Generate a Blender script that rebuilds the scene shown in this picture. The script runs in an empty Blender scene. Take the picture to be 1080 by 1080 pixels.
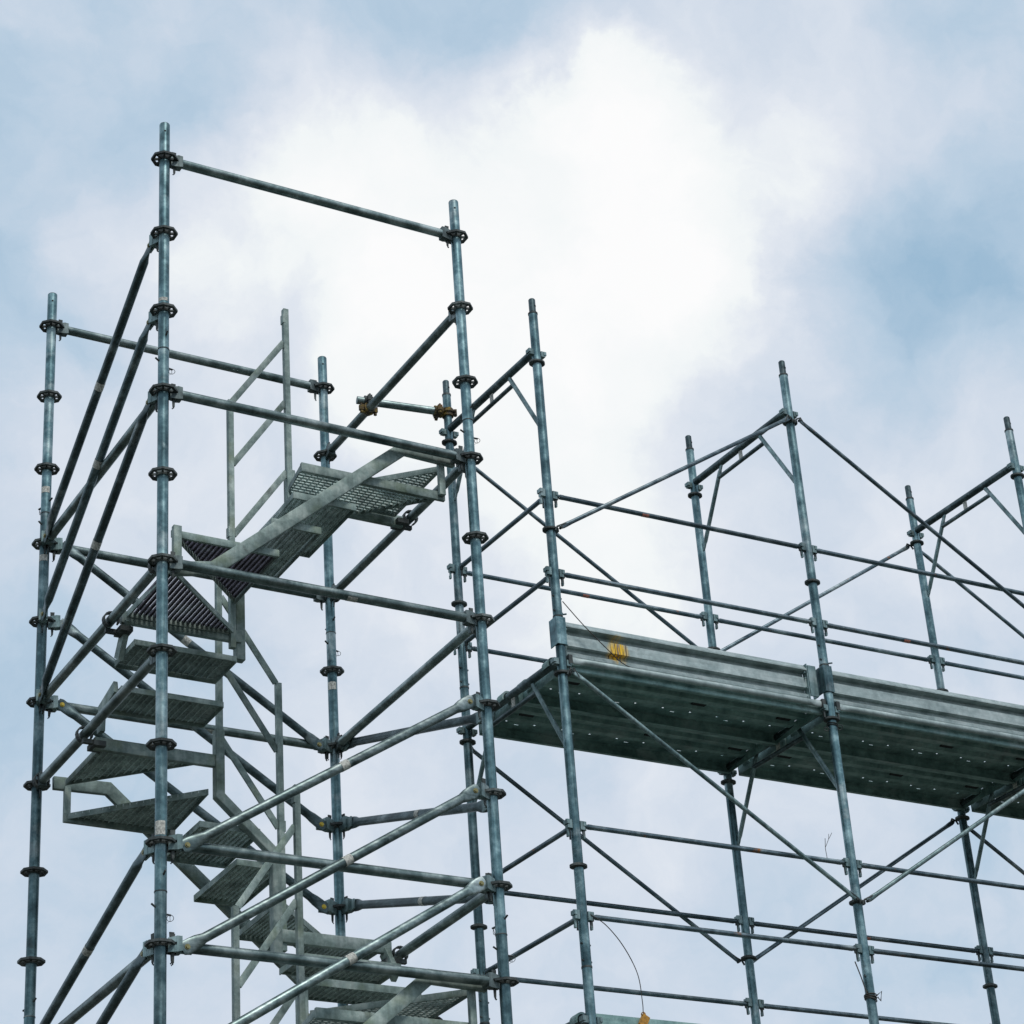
import bpy, math, random
from mathutils import Vector, Matrix
random.seed(7)
PI = math.pi
scene = bpy.context.scene
COL = scene.collection

# ------------------------------------------------------------------ mesh helpers
class MB:
    def __init__(s): s.v = []; s.f = []
    def ring(s, pts):
        i = len(s.v); s.v += [tuple(p) for p in pts]; return list(range(i, i + len(pts)))
    def loft(s, rings, cap=True):
        R = [s.ring(r) for r in rings]; n = len(R[0])
        for a, b in zip(R, R[1:]):
            for k in range(n): s.f.append((a[k], a[(k+1) % n], b[(k+1) % n], b[k]))
        if cap: s.f.append(tuple(reversed(R[0]))); s.f.append(tuple(R[-1]))
        return s
    def tube(s, p0, p1, r, n=16, r1=None, cap=True):
        p0 = Vector(p0); p1 = Vector(p1); d = (p1 - p0).normalized()
        a = Vector((0, 0, 1)) if abs(d.z) < .9 else Vector((1, 0, 0))
        x = d.cross(a).normalized(); y = d.cross(x)
        r1 = r if r1 is None else r1
        c = [(math.cos(2*PI*k/n), -math.sin(2*PI*k/n)) for k in range(n)]
        return s.loft([[p0 + x*r*q[0] + y*r*q[1] for q in c], [p1 + x*r1*q[0] + y*r1*q[1] for q in c]], cap)
    def flattube(s, p0, p1, r, side, n=20, flat=.13, w=.036, t=.006):
        """round tube whose two ends are pressed flat; side = normal of the flattened face"""
        p0 = Vector(p0); p1 = Vector(p1); L = (p1-p0).length; d = (p1-p0)/L
        side = Vector(side); side = (side - d*side.dot(d)).normalized(); up = d.cross(side)
        st = [(0, .75*w, t), (.02, w, t), (flat*.45, w, t), (flat*.72, w*.93, r*.55), (flat, r, r)]
        st = st + [(L-a, b, c) for a, b, c in reversed(st)]
        rings = []
        for a, b, c in st:
            rings.append([p0 + d*a + up*b*math.cos(2*PI*k/n) - side*c*math.sin(2*PI*k/n) for k in range(n)])
        return s.loft(rings)
    def path(s, pts, r, n=6):
        pts = [Vector(p) for p in pts]
        rings = []
        for i, p in enumerate(pts):
            d = ((pts[min(i+1, len(pts)-1)] - pts[max(i-1, 0)])).normalized()
            a = Vector((0, 0, 1)) if abs(d.z) < .9 else Vector((1, 0, 0))
            x = d.cross(a).normalized(); y = d.cross(x)
            rings.append([p + x*r*math.cos(2*PI*k/n) - y*r*math.sin(2*PI*k/n) for k in range(n)])
        return s.loft(rings)
    def beam(s, pts, hw, hh, side):
        """mitred rectangular hollow section along pts: hw across 'side', hh in the other direction"""
        pts = [Vector(p) for p in pts]; side = Vector(side).normalized()
        rings = []
        for i, p in enumerate(pts):
            if i == 0: d = (pts[1]-p).normalized(); k = 1
            elif i == len(pts)-1: d = (p-pts[i-1]).normalized(); k = 1
            else:
                a = (p-pts[i-1]).normalized(); b = (pts[i+1]-p).normalized()
                d = (a+b).normalized(); k = 1/max(.4, d.dot(a))
            up = d.cross(side).normalized()*hh*k; sd = side*hw
            c = [(-1, -1), (1, -1), (1, 1), (-1, 1)]
            bv = .12
            ring = []
            for j in range(4):
                q = c[j]; prv = c[j-1]; nx = c[(j+1) % 4]
                ring.append(p + sd*(q[0]+(prv[0]-q[0])*bv/2) + up*(q[1]+(prv[1]-q[1])*bv/2))
                ring.append(p + sd*(q[0]+(nx[0]-q[0])*bv/2) + up*(q[1]+(nx[1]-q[1])*bv/2))
            rings.append(list(ring))
        return s.loft(rings)
    def box(s, c, h, rz=0, ry=0):
        M = Matrix.Translation(c) @ Matrix.Rotation(rz, 4, 'Z') @ Matrix.Rotation(ry, 4, 'Y')
        i = len(s.v)
        for z in (-1, 1):
            for x, y in ((-1, -1), (1, -1), (1, 1), (-1, 1)): s.v.append(tuple(M @ Vector((x*h[0], y*h[1], z*h[2]))))
        s.f += [(i+3, i+2, i+1, i), (i+4, i+5, i+6, i+7)] + [(i+k, i+(k+1) % 4, i+4+(k+1) % 4, i+4+k) for k in range(4)]
        return s
    def prism(s, poly, h):
        """poly: list of points, extruded by vector h"""
        h = Vector(h); return s.loft([[Vector(p) for p in poly], [Vector(p)+h for p in poly]])
    def torus(s, c, R, r, ax, n=14, m=6, a0=0, a1=2*PI):
        c = Vector(c); ax = Vector(ax).normalized(); a = Vector((0, 0, 1)) if abs(ax.z) < .9 else Vector((1, 0, 0))
        x = ax.cross(a).normalized(); y = ax.cross(x)
        return s.path([c + (x*math.cos(t)+y*math.sin(t))*R for t in [a0+(a1-a0)*k/n for k in range(n+1)]], r, m)
    def mesh(s, name, mat, smooth=True):
        m = bpy.data.meshes.new(name); m.from_pydata(s.v, [], s.f)
        m.materials.append(mat); m.validate(); m.update()
        bb = __import__('bmesh').new(); bb.from_mesh(m)
        __import__('bmesh').ops.recalc_face_normals(bb, faces=bb.faces); bb.to_mesh(m); bb.free()
        if smooth:
            for p in m.polygons: p.use_smooth = True
            m.set_sharp_from_angle(angle=math.radians(38))
        return m

def obj(name, mb, mat, parent=None, loc=(0, 0, 0), smooth=True):
    me = mb if isinstance(mb, bpy.types.Mesh) else mb.mesh(name, mat, smooth)
    o = bpy.data.objects.new(name, me); o.location = loc
    if parent: o.parent = parent
    COL.objects.link(o); return o

def thing(name, label=None, cat=None, group=None, loc=(0, 0, 0), rz=0):
    o = bpy.data.objects.new(name, None); COL.objects.link(o)
    o.location = loc; o.rotation_euler = (0, 0, rz); o.empty_display_size = .1
    if label: o['label'] = label
    if cat: o['category'] = cat
    if group: o['group'] = group
    return o

CACHE = {}
def copy_tree(o, parent=None):
    c = o.copy(); COL.objects.link(c)
    if o.name.split('.')[0] == 'wedge': c.location.z = random.uniform(-.014, .012)
    if parent: c.parent = parent
    for ch in list(o.children): copy_tree(ch, c)
    return c
def place(key, builder, label, loc, rz):
    """first use builds the thing, later uses copy it with its parts"""
    if key not in CACHE: CACHE[key] = r = builder()
    else: r = copy_tree(CACHE[key])
    r.location = loc; r.rotation_euler = (0, 0, rz); r['label'] = label
    return r

# ------------------------------------------------------------------ materials
def new_mat(name):
    m = bpy.data.materials.new(name); m.use_nodes = True
    nt = m.node_tree; nt.nodes.clear()
    out = nt.nodes.new('ShaderNodeOutputMaterial'); b = nt.nodes.new('ShaderNodeBsdfPrincipled')
    nt.links.new(b.outputs[0], out.inputs[0]); return m, nt, b
def N(nt, t, **k):
    n = nt.nodes.new(t)
    for a, v in k.items():
        if a.startswith('i_'): n.inputs[int(a[2:])].default_value = v
        else: setattr(n, a, v)
    return n
def ramp(nt, fac, stops):
    r = nt.nodes.new('ShaderNodeValToRGB'); e = r.color_ramp.elements
    while len(e) < len(stops): e.new(.5)
    for x, (p, c) in zip(e, stops): x.position = p; x.color = (*c, 1)
    nt.links.new(fac, r.inputs[0]); return r.outputs[0]
def mix(nt, fac, a, b, mode='MIX'):
    m = nt.nodes.new('ShaderNodeMix'); m.data_type = 'RGBA'; m.blend_type = mode
    for s_, v in ((0, fac), (6, a), (7, b)):
        if hasattr(v, 'is_linked'): nt.links.new(v, m.inputs[s_])
        else: m.inputs[s_].default_value = v if s_ == 0 else (*v, 1)
    return m.outputs[2]

def steel(name, dark, mid, light, metal=.55, rough=.5, vary=.35, rust=.0, moss=.0, scale=1., grain=(60, 60, 3), gmix=.7):
    m, nt, b = new_mat(name)
    tc = N(nt, 'ShaderNodeTexCoord'); oi = N(nt, 'ShaderNodeObjectInfo')
    add = N(nt, 'ShaderNodeVectorMath', operation='MULTIPLY_ADD')
    nt.links.new(oi.outputs['Random'], add.inputs[0]); add.inputs[1].default_value = (37, 51, 23)
    nt.links.new(tc.outputs['Object'], add.inputs[2]); P = add.outputs[0]
    n1 = N(nt, 'ShaderNodeTexNoise'); nt.links.new(P, n1.inputs['Vector']); n1.inputs['Scale'].default_value = 9*scale; n1.inputs['Detail'].default_value = 6; n1.inputs['Roughness'].default_value = .65
    n2 = N(nt, 'ShaderNodeTexVoronoi'); nt.links.new(P, n2.inputs['Vector']); n2.inputs['Scale'].default_value = 55*scale
    n3 = N(nt, 'ShaderNodeTexNoise'); nt.links.new(P, n3.inputs['Vector']); n3.inputs['Scale'].default_value = 2.1; n3.inputs['Detail'].default_value = 8; n3.inputs['Roughness'].default_value = .7
    c = ramp(nt, n1.outputs[0], [(.30, dark), (.50, mid), (.72, light)])
    sp = ramp(nt, n2.outputs['Color'], [(.2, (.86, .86, .86)), (.8, (1.1, 1.1, 1.1))])
    c = mix(nt, .55, c, sp, 'MULTIPLY')
    # whitish zinc bloom and grime with shapes of their own
    bl = ramp(nt, n3.outputs[0], [(.56, (0, 0, 0)), (.66, (1, 1, 1))])
    c = mix(nt, mix(nt, .55, (0, 0, 0), bl), c, (.45, .50, .49))
    gr = N(nt, 'ShaderNodeTexNoise'); nt.links.new(P, gr.inputs['Vector']); gr.inputs['Scale'].default_value = 4.7; gr.inputs['Detail'].default_value = 10; gr.inputs['Roughness'].default_value = .75
    g2 = ramp(nt, gr.outputs[0], [(.60, (0, 0, 0)), (.70, (1, 1, 1))])
    c = mix(nt, mix(nt, .6, (0, 0, 0), g2), c, (.045, .05, .045))
    # long scratches and run marks
    mp = N(nt, 'ShaderNodeMapping'); nt.links.new(P, mp.inputs[0]); mp.inputs['Scale'].default_value = grain
    st = N(nt, 'ShaderNodeTexNoise'); nt.links.new(mp.outputs[0], st.inputs['Vector']); st.inputs['Scale'].default_value = 1; st.inputs['Detail'].default_value = 6
    sr = ramp(nt, st.outputs[0], [(.32, (.55, .55, .55)), (.5, (1, 1, 1)), (.68, (1.35, 1.35, 1.35))])
    c = mix(nt, gmix, c, sr, 'MULTIPLY')
    if rust > 0:
        rn = N(nt, 'ShaderNodeTexNoise'); nt.links.new(P, rn.inputs['Vector']); rn.inputs['Scale'].default_value = 13; rn.inputs['Detail'].default_value = 8
        rr = ramp(nt, rn.outputs[0], [(.72-rust*.3, (0, 0, 0)), (.80-rust*.3, (1, 1, 1))])
        c = mix(nt, rr, c, (.28, .10, .02))
    if moss > 0:
        mn = N(nt, 'ShaderNodeTexNoise'); nt.links.new(P, mn.inputs['Vector']); mn.inputs['Scale'].default_value = 6; mn.inputs['Detail'].default_value = 9
        mm = ramp(nt, mn.outputs[0], [(.55, (0, 0, 0)), (.68, (1, 1, 1))])
        c = mix(nt, mix(nt, moss, (0, 0, 0), mm), c, (.10, .13, .03))
    # per-object tone
    mr = N(nt, 'ShaderNodeMapRange'); nt.links.new(oi.outputs['Random'], mr.inputs[0]); mr.inputs[3].default_value = 1-vary/2; mr.inputs[4].default_value = 1+vary/2
    vm = N(nt, 'ShaderNodeVectorMath', operation='SCALE'); nt.links.new(c, vm.inputs[0]); nt.links.new(mr.outputs[0], vm.inputs['Scale'])
    nt.links.new(vm.outputs[0], b.inputs['Base Color'])
    b.inputs['Metallic'].default_value = metal
    r2 = N(nt, 'ShaderNodeMapRange'); nt.links.new(n1.outputs[0], r2.inputs[0]); r2.inputs[3].default_value = rough-.12; r2.inputs[4].default_value = rough+.2
    nt.links.new(r2.outputs[0], b.inputs['Roughness'])
    bp = N(nt, 'ShaderNodeBump'); bp.inputs['Strength'].default_value = .25; bp.inputs['Distance'].default_value = .003
    nt.links.new(gr.outputs[0], bp.inputs['Height']); nt.links.new(bp.outputs[0], b.inputs['Normal'])
    return m

M_POST = steel('galvanised_post', (.035, .07, .08), (.10, .175, .19), (.29, .41, .42), metal=.78, rough=.36, vary=.6)
M_TUBE = steel('galvanised_tube', (.055, .085, .085), (.15, .20, .195), (.36, .42, .41), metal=.8, rough=.36, vary=.5, grain=(2.5, 60, 60))
M_THIN = steel('thin_tube', (.05, .08, .095), (.11, .15, .17), (.24, .30, .32), metal=.75, rough=.38, vary=.5, rust=.14, grain=(2.5, 60, 60))
M_CAST = steel('cast_clamp', (.03, .037, .037), (.065, .075, .073), (.13, .145, .14), metal=.5, rough=.6)
M_HEAD = steel('galvanised_clamp', (.08, .13, .135), (.18, .26, .26), (.34, .43, .43), metal=.6, rough=.45)
M_JAW = steel('clamp_jaw', (.045, .06, .06), (.10, .13, .13), (.21, .26, .26), metal=.55, rough=.5)
M_STAIR = steel('stair_steel', (.09, .13, .12), (.22, .285, .265), (.44, .50, .46), metal=.45, rough=.6, moss=.35, gmix=.3)
M_GRATE = steel('stair_grating', (.24, .30, .29), (.44, .52, .50), (.62, .70, .67), metal=.2, rough=.6)
M_DECK = steel('deck_steel', (.10, .185, .175), (.22, .345, .325), (.38, .53, .50), metal=.45, rough=.5, grain=(2.5, 60, 60), gmix=.28)
M_RUSTY = steel('rusty_coupler', (.04, .035, .03), (.10, .07, .03), (.50, .33, .03), metal=.25, rough=.7, rust=.35, scale=3)
M_PURPLE = steel('purple_brown_grating', (.07, .06, .075), (.15, .13, .165), (.27, .25, .30), metal=.3, rough=.6)
M_DARK = steel('hole_shade', (.012, .014, .014), (.02, .024, .024), (.035, .04, .04), metal=.3, rough=.7)  # near-black colour standing in for the shade inside pin holes and slots

def plain(name, col, rough=.6, scale=30, amt=.3, metal=0.):
    m, nt, b = new_mat(name)
    tc = N(nt, 'ShaderNodeTexCoord'); n = N(nt, 'ShaderNodeTexNoise'); nt.links.new(tc.outputs['Object'], n.inputs['Vector']); n.inputs['Scale'].default_value = scale; n.inputs['Detail'].default_value = 5
    c = ramp(nt, n.outputs[0], [(.35, tuple(x*(1-amt) for x in col)), (.65, col)])
    nt.links.new(c, b.inputs['Base Color']); b.inputs['Roughness'].default_value = rough; b.inputs['Metallic'].default_value = metal
    return m
M_STICK = plain('worn_white_label', (.66, .65, .58), .6, 90, .6)
M_STICKR = plain('faded_red_label', (.55, .20, .14), .6, 150, .5)
M_TAG = plain('yellow_plastic', (.62, .30, .03), .45, 60, .5)
M_BOLT = plain('brass_bolt', (.30, .27, .12), .4, 60, .3, .5)
M_BOLTY = plain('yellow_bolt', (.75, .55, .06), .5, 60, .3)
M_WIRE = plain('wire', (.06, .05, .04), .6, 40, .3)

def toe_mat():
    m = steel('toe_board_steel', (.22, .28, .275), (.36, .43, .42), (.52, .58, .57), metal=.45, rough=.5, grain=(2.5, 60, 60), gmix=.28)
    return m
M_TOE = toe_mat()
M_TOER = toe_mat(); M_TOER.name = 'toe_board_rust_stained'
def add_stain(m, x0, w, z1, z0):
    nt = m.node_tree; b = [n for n in nt.nodes if n.type == 'BSDF_PRINCIPLED'][0]
    src = b.inputs['Base Color'].links[0].from_socket
    tc = N(nt, 'ShaderNodeTexCoord'); sx = N(nt, 'ShaderNodeSeparateXYZ'); nt.links.new(tc.outputs['Object'], sx.inputs[0])
    def win(sock, c, h):
        a = N(nt, 'ShaderNodeMath', operation='SUBTRACT', i_1=c); nt.links.new(sock, a.inputs[0])
        b2 = N(nt, 'ShaderNodeMath', operation='ABSOLUTE'); nt.links.new(a.outputs[0], b2.inputs[0])
        r = N(nt, 'ShaderNodeMapRange'); nt.links.new(b2.outputs[0], r.inputs[0]); r.inputs[1].default_value = h*1.3; r.inputs[2].default_value = h*.15; return r.outputs[0]
    wx = win(sx.outputs[0], x0, w); wz = win(sx.outputs[2], (z0+z1)/2, (z1-z0)/2)
    mp = N(nt, 'ShaderNodeMapping'); nt.links.new(tc.outputs['Object'], mp.inputs[0]); mp.inputs['Scale'].default_value = (105, 10, 6)
    n = N(nt, 'ShaderNodeTexNoise'); nt.links.new(mp.outputs[0], n.inputs['Vector']); n.inputs['Scale'].default_value = 1; n.inputs['Detail'].default_value = 4
    mu = N(nt, 'ShaderNodeMath', operation='MULTIPLY'); nt.links.new(wx, mu.inputs[0]); nt.links.new(wz, mu.inputs[1])
    m2 = N(nt, 'ShaderNodeMath', operation='MULTIPLY'); nt.links.new(mu.outputs[0], m2.inputs[0]); nt.links.new(n.outputs[0], m2.inputs[1])
    fac = ramp(nt, m2.outputs[0], [(.18, (0, 0, 0)), (.40, (1, 1, 1))])
    col = ramp(nt, n.outputs[0], [(.38, (.25, .10, .01)), (.46, (1, .62, .0)), (.54, (.95, .56, .0)), (.62, (.12, .07, .03))])
    c = mix(nt, fac, src, col)
    nt.links.new(c, b.inputs['Base Color'])
    mt = N(nt, 'ShaderNodeMath', operation='SUBTRACT', i_0=.45); nt.links.new(fac, mt.inputs[1]); nt.links.new(mt.outputs[0], b.inputs['Metallic'])
add_stain(M_TOER, .40, .085, .24, .02)

# ------------------------------------------------------------------ solved camera and frames of reference
H = 2.25                                   # camera height above the ground
F_PX, PITCH, ROLL = 2550.0163, 0.50184, -0.07403
YAW = 0.54302; A_ = 1.815; B_ = 1.818
TO = Vector((-1.76384, 10.66797, 8.22326 + H))
E1 = Vector((math.cos(YAW), math.sin(YAW), 0)); N1 = Vector((-math.sin(YAW), math.cos(YAW), 0))
def TW(u, v, z): return TO + E1*u + N1*v + Vector((0, 0, z))
SO = Vector((0.20915, 11.96674, 7.63252 + H)); SYAW = 0.52954; SL = 1.78539
E2 = Vector((math.cos(SYAW), math.sin(SYAW), 0)); N2 = Vector((-math.sin(SYAW), math.cos(SYAW), 0))
EF = N2*1.00782 + E2*-.06058; SW = EF.length; FYAW = math.atan2(EF.y, EF.x) - PI/2
def SP(i, side, d): return SO + E2*(SL*i) + EF*side + Vector((0, 0, -d - .0086*side))

cam = bpy.data.cameras.new('camera'); co = bpy.data.objects.new('camera', cam); COL.objects.link(co); scene.camera = co
cam.sensor_width = 36; cam.sensor_fit = 'HORIZONTAL'; cam.lens = F_PX/1080*36; cam.clip_end = 5000
cp, sp = math.cos(PITCH), math.sin(PITCH)
fw = Vector((0, cp, sp)); u0 = Vector((0, -sp, cp)); r0 = Vector((1, 0, 0))
rt = r0*math.cos(ROLL)+u0*math.sin(ROLL); up = -r0*math.sin(ROLL)+u0*math.cos(ROLL)
co.matrix_world = Matrix.Translation((0, 0, H)) @ Matrix((rt, up, -fw)).transposed().to_4x4()

# ------------------------------------------------------------------ shared small meshes
def rosette_mesh():
    mb = MB(); t = .0065; n = 8
    def oct(r, z, k0=0, k1=8): return [(r*math.cos(PI/8+2*PI*k/8), r*math.sin(PI/8+2*PI*k/8), z) for k in range(8)]
    for ra, rb in ((.058, .074), (.027, .038)):                 # outer octagonal band and hub
        R = [mb.ring(oct(r, z)) for r, z in ((ra, -t), (rb, -t), (rb, t), (ra, t))]
        for a, b in zip(R, R[1:]+R[:1]):
            for k in range(8): mb.f.append((a[k], a[(k+1) % 8], b[(k+1) % 8], b[k]))
    for k in range(8):                                          # spokes between the eight openings
        a = PI/8+2*PI*k/8
        mb.box((.048*math.cos(a), .048*math.sin(a), 0), (.014, .0055, t*.9), rz=a)
    mb.tube((0, 0, -.014), (0, 0, -.0062), .034, 20, .037)
    mb.tube((0, 0, .0062), (0, 0, .014), .037, 20, .033)
    return mb.mesh('rosette', M_CAST)
ROS = rosette_mesh()
def pin_mesh():
    mb = MB()
    mb.path([(-.052, -.012, .012), (-.03, -.008, .004), (.034, .01, -.006), (.055, .014, -.002)], .0052, 8)
    mb.torus((.055, .006, -.02), .016, .0016, (.3, 1, 0), 14, 5)
    mb.path([(.05, .012, -.004), (.058, .004, -.034), (.047, 0, -.05)], .0014, 5)
    return mb.mesh('locking_pin', M_CAST)
PIN = pin_mesh()

def band(r, z0, z1, n=18, a0=0, a1=2*PI):
    """thin label wrapped round a vertical tube"""
    mb = MB()
    c = [a0+(a1-a0)*k/n for k in range(n+1)]
    for k in range(n):
        q = [(r*math.cos(t), r*math.sin(t)) for t in (c[k], c[k+1])]
        i = len(mb.v)
        mb.v += [(*q[0], z0), (*q[1], z0), (*q[1], z1), (*q[0], z1)]; mb.f.append((i, i+1, i+2, i+3))
    return mb

# ------------------------------------------------------------------ ringlock standards of the stair tower
PR = .029
def standard(u, v, z0, z1, ros, label, pins=True, stickers=(), base=False):
    p = TW(u, v, z0); t = thing('scaffold_standard', label, 'scaffold post', 'upright posts of the stair tower', p, YAW + random.choice((0, PI/2)))
    Lh = z1 - z0
    mb = MB(); mb.tube((0, 0, 0), (0, 0, Lh-.002), PR, 28)
    o = obj('tube', mb, M_POST, t)
    if not pins:                                               # open top: bevelled lip and a pin hole
        l = MB(); l.tube((0, 0, Lh-.002), (0, 0, Lh+.002), PR, 28, PR*.93); obj('tube_lip', l, M_CAST, t)
        h = MB(); a = -PI/2 - YAW - t.rotation_euler[2] + YAW + .25
        d = Vector((math.cos(a), math.sin(a), 0)); h.tube(d*(PR-.002)+Vector((0, 0, Lh-.06)), d*(PR+.0006)+Vector((0, 0, Lh-.06)), .006, 12); obj('pin_hole', h, M_DARK, t)
    for k in ros:
        r = bpy.data.objects.new('rosette', ROS); r.parent = t; r.location = (0, 0, -.5*k - z0); r.rotation_euler = (0, 0, 0); COL.objects.link(r)
    if pins:                                                   # joint at the top end with the next post
        c = MB(); c.tube((0, 0, Lh-.004), (0, 0, Lh+.001), PR+.0022, 28); obj('joint_ring', c, M_CAST, t)
        for dz, rr in ((-.09, .5), (.065, 2.3)):
            q = bpy.data.objects.new('locking_pin', PIN); q.parent = t; q.location = (0, 0, Lh+dz); q.rotation_euler = (0, .28, rr + random.uniform(-.4, .4) - t.rotation_euler[2]); COL.objects.link(q)
    for s0, s1 in stickers:
        a = -PI/2 - t.rotation_euler[2]
        obj('paper_label', band(PR+.0012, s0-z0, s1-z0, 14, a-1.0, a+.9), M_STICK, t, smooth=True)
    if base:
        b = MB(); b.box((0, 0, .005), (.09, .09, .005)); b.tube((0, 0, .01), (0, 0, .12), PR+.012, 20); obj('base_plate', b, M_CAST, t)
    return t
GZ = -TO.z                                                     # ground in tower heights
for nm, u, v, top, j1, rtop in (('tallest front', 0, 0, .235, -1.245, 0), ('right hand', A_, 0, .25, -1.255, 0), ('far left', 0, B_, .23, -1.30, 0), ('middle back', A_, B_, .23, -1.745, 0)):
    j2 = j1-3.0
    R1 = [k for k in range(0, 12) if j1 < -.5*k]; R2 = [k for k in range(0, 12) if j2 < -.5*k < j1]; R3 = [k for k in range(0, 14) if -.5*k < j2]
    st = {'tallest front': ((-.95, -.93),), 'middle back': (), 'right hand': (), 'far left': ((-1.17, -1.13),)}[nm]
    standard(u, v, j1, top, R1, f'top section of the {nm} post of the stair tower, open end against the sky', False, st)
    st = {'tallest front': ((-3.97, -3.90),), 'middle back': ((-2.13, -2.08),), 'right hand': (), 'far left': ((-1.62, -1.58),)}[nm]
    standard(u, v, j2, j1, R2, f'middle section of the {nm} post of the stair tower, ringed with rosettes', True, st)
    standard(u, v, GZ, j2, R3, f'lowest section of the {nm} post of the stair tower, under the pinned joint', True, (), True)

# ------------------------------------------------------------------ ringlock ledgers and braces
def head(mb, wb, x, s):
    """casting that grips the rosette; s = +1 head at the start, -1 head at the far end (mirrored)"""
    def X(a): return x + s*a
    for z0, z1 in ((.007, .036), (-.040, -.007)):              # upper and lower jaw
        mb.loft([[(X(.034), y, z) for y, z in ((-.014, z0), (.014, z0), (.014, z1*.8 if z1 > 0 else z1), (-.014, z1*.8 if z1 > 0 else z1))],
                 [(X(.075), y, z) for y, z in ((-.021, z0), (.021, z0), (.021, z1), (-.021, z1))]])
    mb.loft([[(X(.074), y, z) for y, z in ((-.022, -.041), (.022, -.041), (.022, .037), (-.022, .037))],
             [(X(.100), y, z) for y, z in ((-.024, -.036), (.024, -.036), (.024, .034), (-.024, .034))]])
    wb.loft([[(X(a), y, .062) for a, y in ((.044, -.0035), (.068, -.0035), (.068, .0035), (.044, .0035))],
             [(X(a), y, -.078) for a, y in ((.052, -.003), (.063, -.003), (.063, .003), (.052, .003))]])
    wb.path([(X(.058), 0, -.07), (X(.056), 0, -.085), (X(.050), 0, -.090)], .0045, 6)
def make_ledger(L, group, r=.0262, mat=None):
    t = thing('scaffold_ledger', None, 'scaffold tube', group)
    mb = MB(); mb.tube((.098, 0, -.002), (L-.098, 0, -.002), r, 24)
    obj('tube', mb, mat or M_TUBE, t)
    for x, s in ((0, 1), (L, -1)):
        a, w = MB(), MB(); head(a, w, x, s)
        h = obj('wedge_head', a, M_JAW, t); obj('wedge', w, M_CAST, h)
    return t
def ledger(c0, c1, k, label, stick=None, mat=None):
    p0 = TW(*c0, -.5*k); p1 = TW(*c1, -.5*k); d = p1-p0; L = d.length
    t = place(('ledger', round(L, 2), stick, mat), lambda: _ledger(L, stick, mat), label, p0, math.atan2(d.y, d.x)); return t
def _ledger(L, stick, mat):
    t = make_ledger(L, 'horizontal tubes of the stair tower', mat=mat)
    if stick:
        mb = MB(); n = 10
        for k in range(n):
            a0, a1 = (-2.6+2.4*k/n, -2.6+2.4*(k+1)/n); R = .0274; i = len(mb.v)
            mb.v += [(stick, R*math.cos(a0), R*math.sin(a0)-.002), (stick, R*math.cos(a1), R*math.sin(a1)-.002), (stick+.055, R*math.cos(a1), R*math.sin(a1)-.002), (stick+.055, R*math.cos(a0), R*math.sin(a0)-.002)]
            mb.f.append((i, i+1, i+2, i+3))
        obj('paper_label', mb, M_STICK, t)
    return t
cA, cB, cC, cD = (0, 0), (A_, 0), (0, B_), (A_, B_)
for a, b, k, lab, st in (
    (cA, cB, 0, 'topmost long tube between the two front posts, alone against the sky', None),
    (cA, cB, 3, 'front face tube crossing before the stair handrail and the upper landing', None),
    (cA, cB, 5, 'front face tube crossing before the top flight treads, worn white label on it', 1.02),
    (cA, cB, 8, 'front face tube passing just below the longest light brace end, under the winder steps', None),
    (cA, cB, 9, 'lowest front face tube crossing before the bottom landing', None),
    (cC, cD, 0, 'highest tube of the back face, between the far left post and the middle back post', None),
    (cC, cD, 3, 'back face tube seen half hidden behind the labelled front tube', None),
    (cC, cD, 5, 'back face tube running behind the middle winder steps, with a worn label', .98),
    (cA, cC, 3, 'left face tube sloping in view behind the three dark guard braces', None),
    (cA, cC, 5, 'left face tube carrying the hook of the perforated winder step', None),
    (cA, cC, 6, 'left face tube carrying the hooks of the lower winder steps', None),
    (cA, cC, 9, 'left face tube at the bottom edge of the picture beside a dark brace', None),
    (cB, cD, 1, 'highest tube of the right face, with a coupler clamped on it', None),
    (cB, cD, 3, 'right face tube carrying the hooks of the upper landing', None),
    (cB, cD, 5, 'right face tube in the open middle of the tower, below the upper landing', None),
    (cB, cD, 8, 'dark right face tube carrying the hook of the lower landing', None)):
    ledger(a, b, k, lab, st)

def make_brace(L, drop, side, r=.0245, yb=False, mat=None):
    """brace in the x-z plane from (0,0) down to (L,-drop); side = +-1 : on which y side of the rosettes it lies"""
    t = thing('diagonal_brace', None, 'scaffold brace', 'diagonal braces of the stair tower')
    y = side*.034; p0 = Vector((.118, y, -.012)); p1 = Vector((L-.118, y, -drop-.012))
    d = (p1-p0).normalized()
    mb = MB(); mb.flattube(p0-d*.03, p1+d*.03, r, (0, 1, 0)); obj('tube', mb, mat or M_TUBE, t)
    c = p0.lerp(p1, .47); q = MB(); q.tube(c-d*.024, c+d*.024, r+.0012, 20, cap=False); obj('paper_label', q, M_STICK, t)
    for x, s, z in ((0, 1, 0), (L, -1, -drop)):
        a, w = MB(), MB(); head(a, w, 0, 1)
        rot = Matrix.Rotation(s*side*.28, 3, 'Z')
        def tr(m):
            for i, v in enumerate(m.v):
                q = rot @ Vector((v[0]*s, v[1], v[2])) ; m.v[i] = (x+q.x, q.y, q.z+z)
        tr(a); tr(w)
        a.box((x+s*.115, side*.022, z-.012), (.030, .005, .030))
        h = obj('brace_head', a, M_HEAD, t); obj('wedge', w, M_CAST, h)
        b = MB(); b.tube((x+s*.118, y-side*.012, z-.012), (x+s*.118, y+side*.014, z-.012), .0095, 6)
        b.tube((x+s*.118, y+side*.006, z-.012), (x+s*.118, y+side*.0085, z-.012), .014, 14)
        obj('bolt', b, M_BOLTY if yb else M_BOLT, h)
    return t
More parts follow.
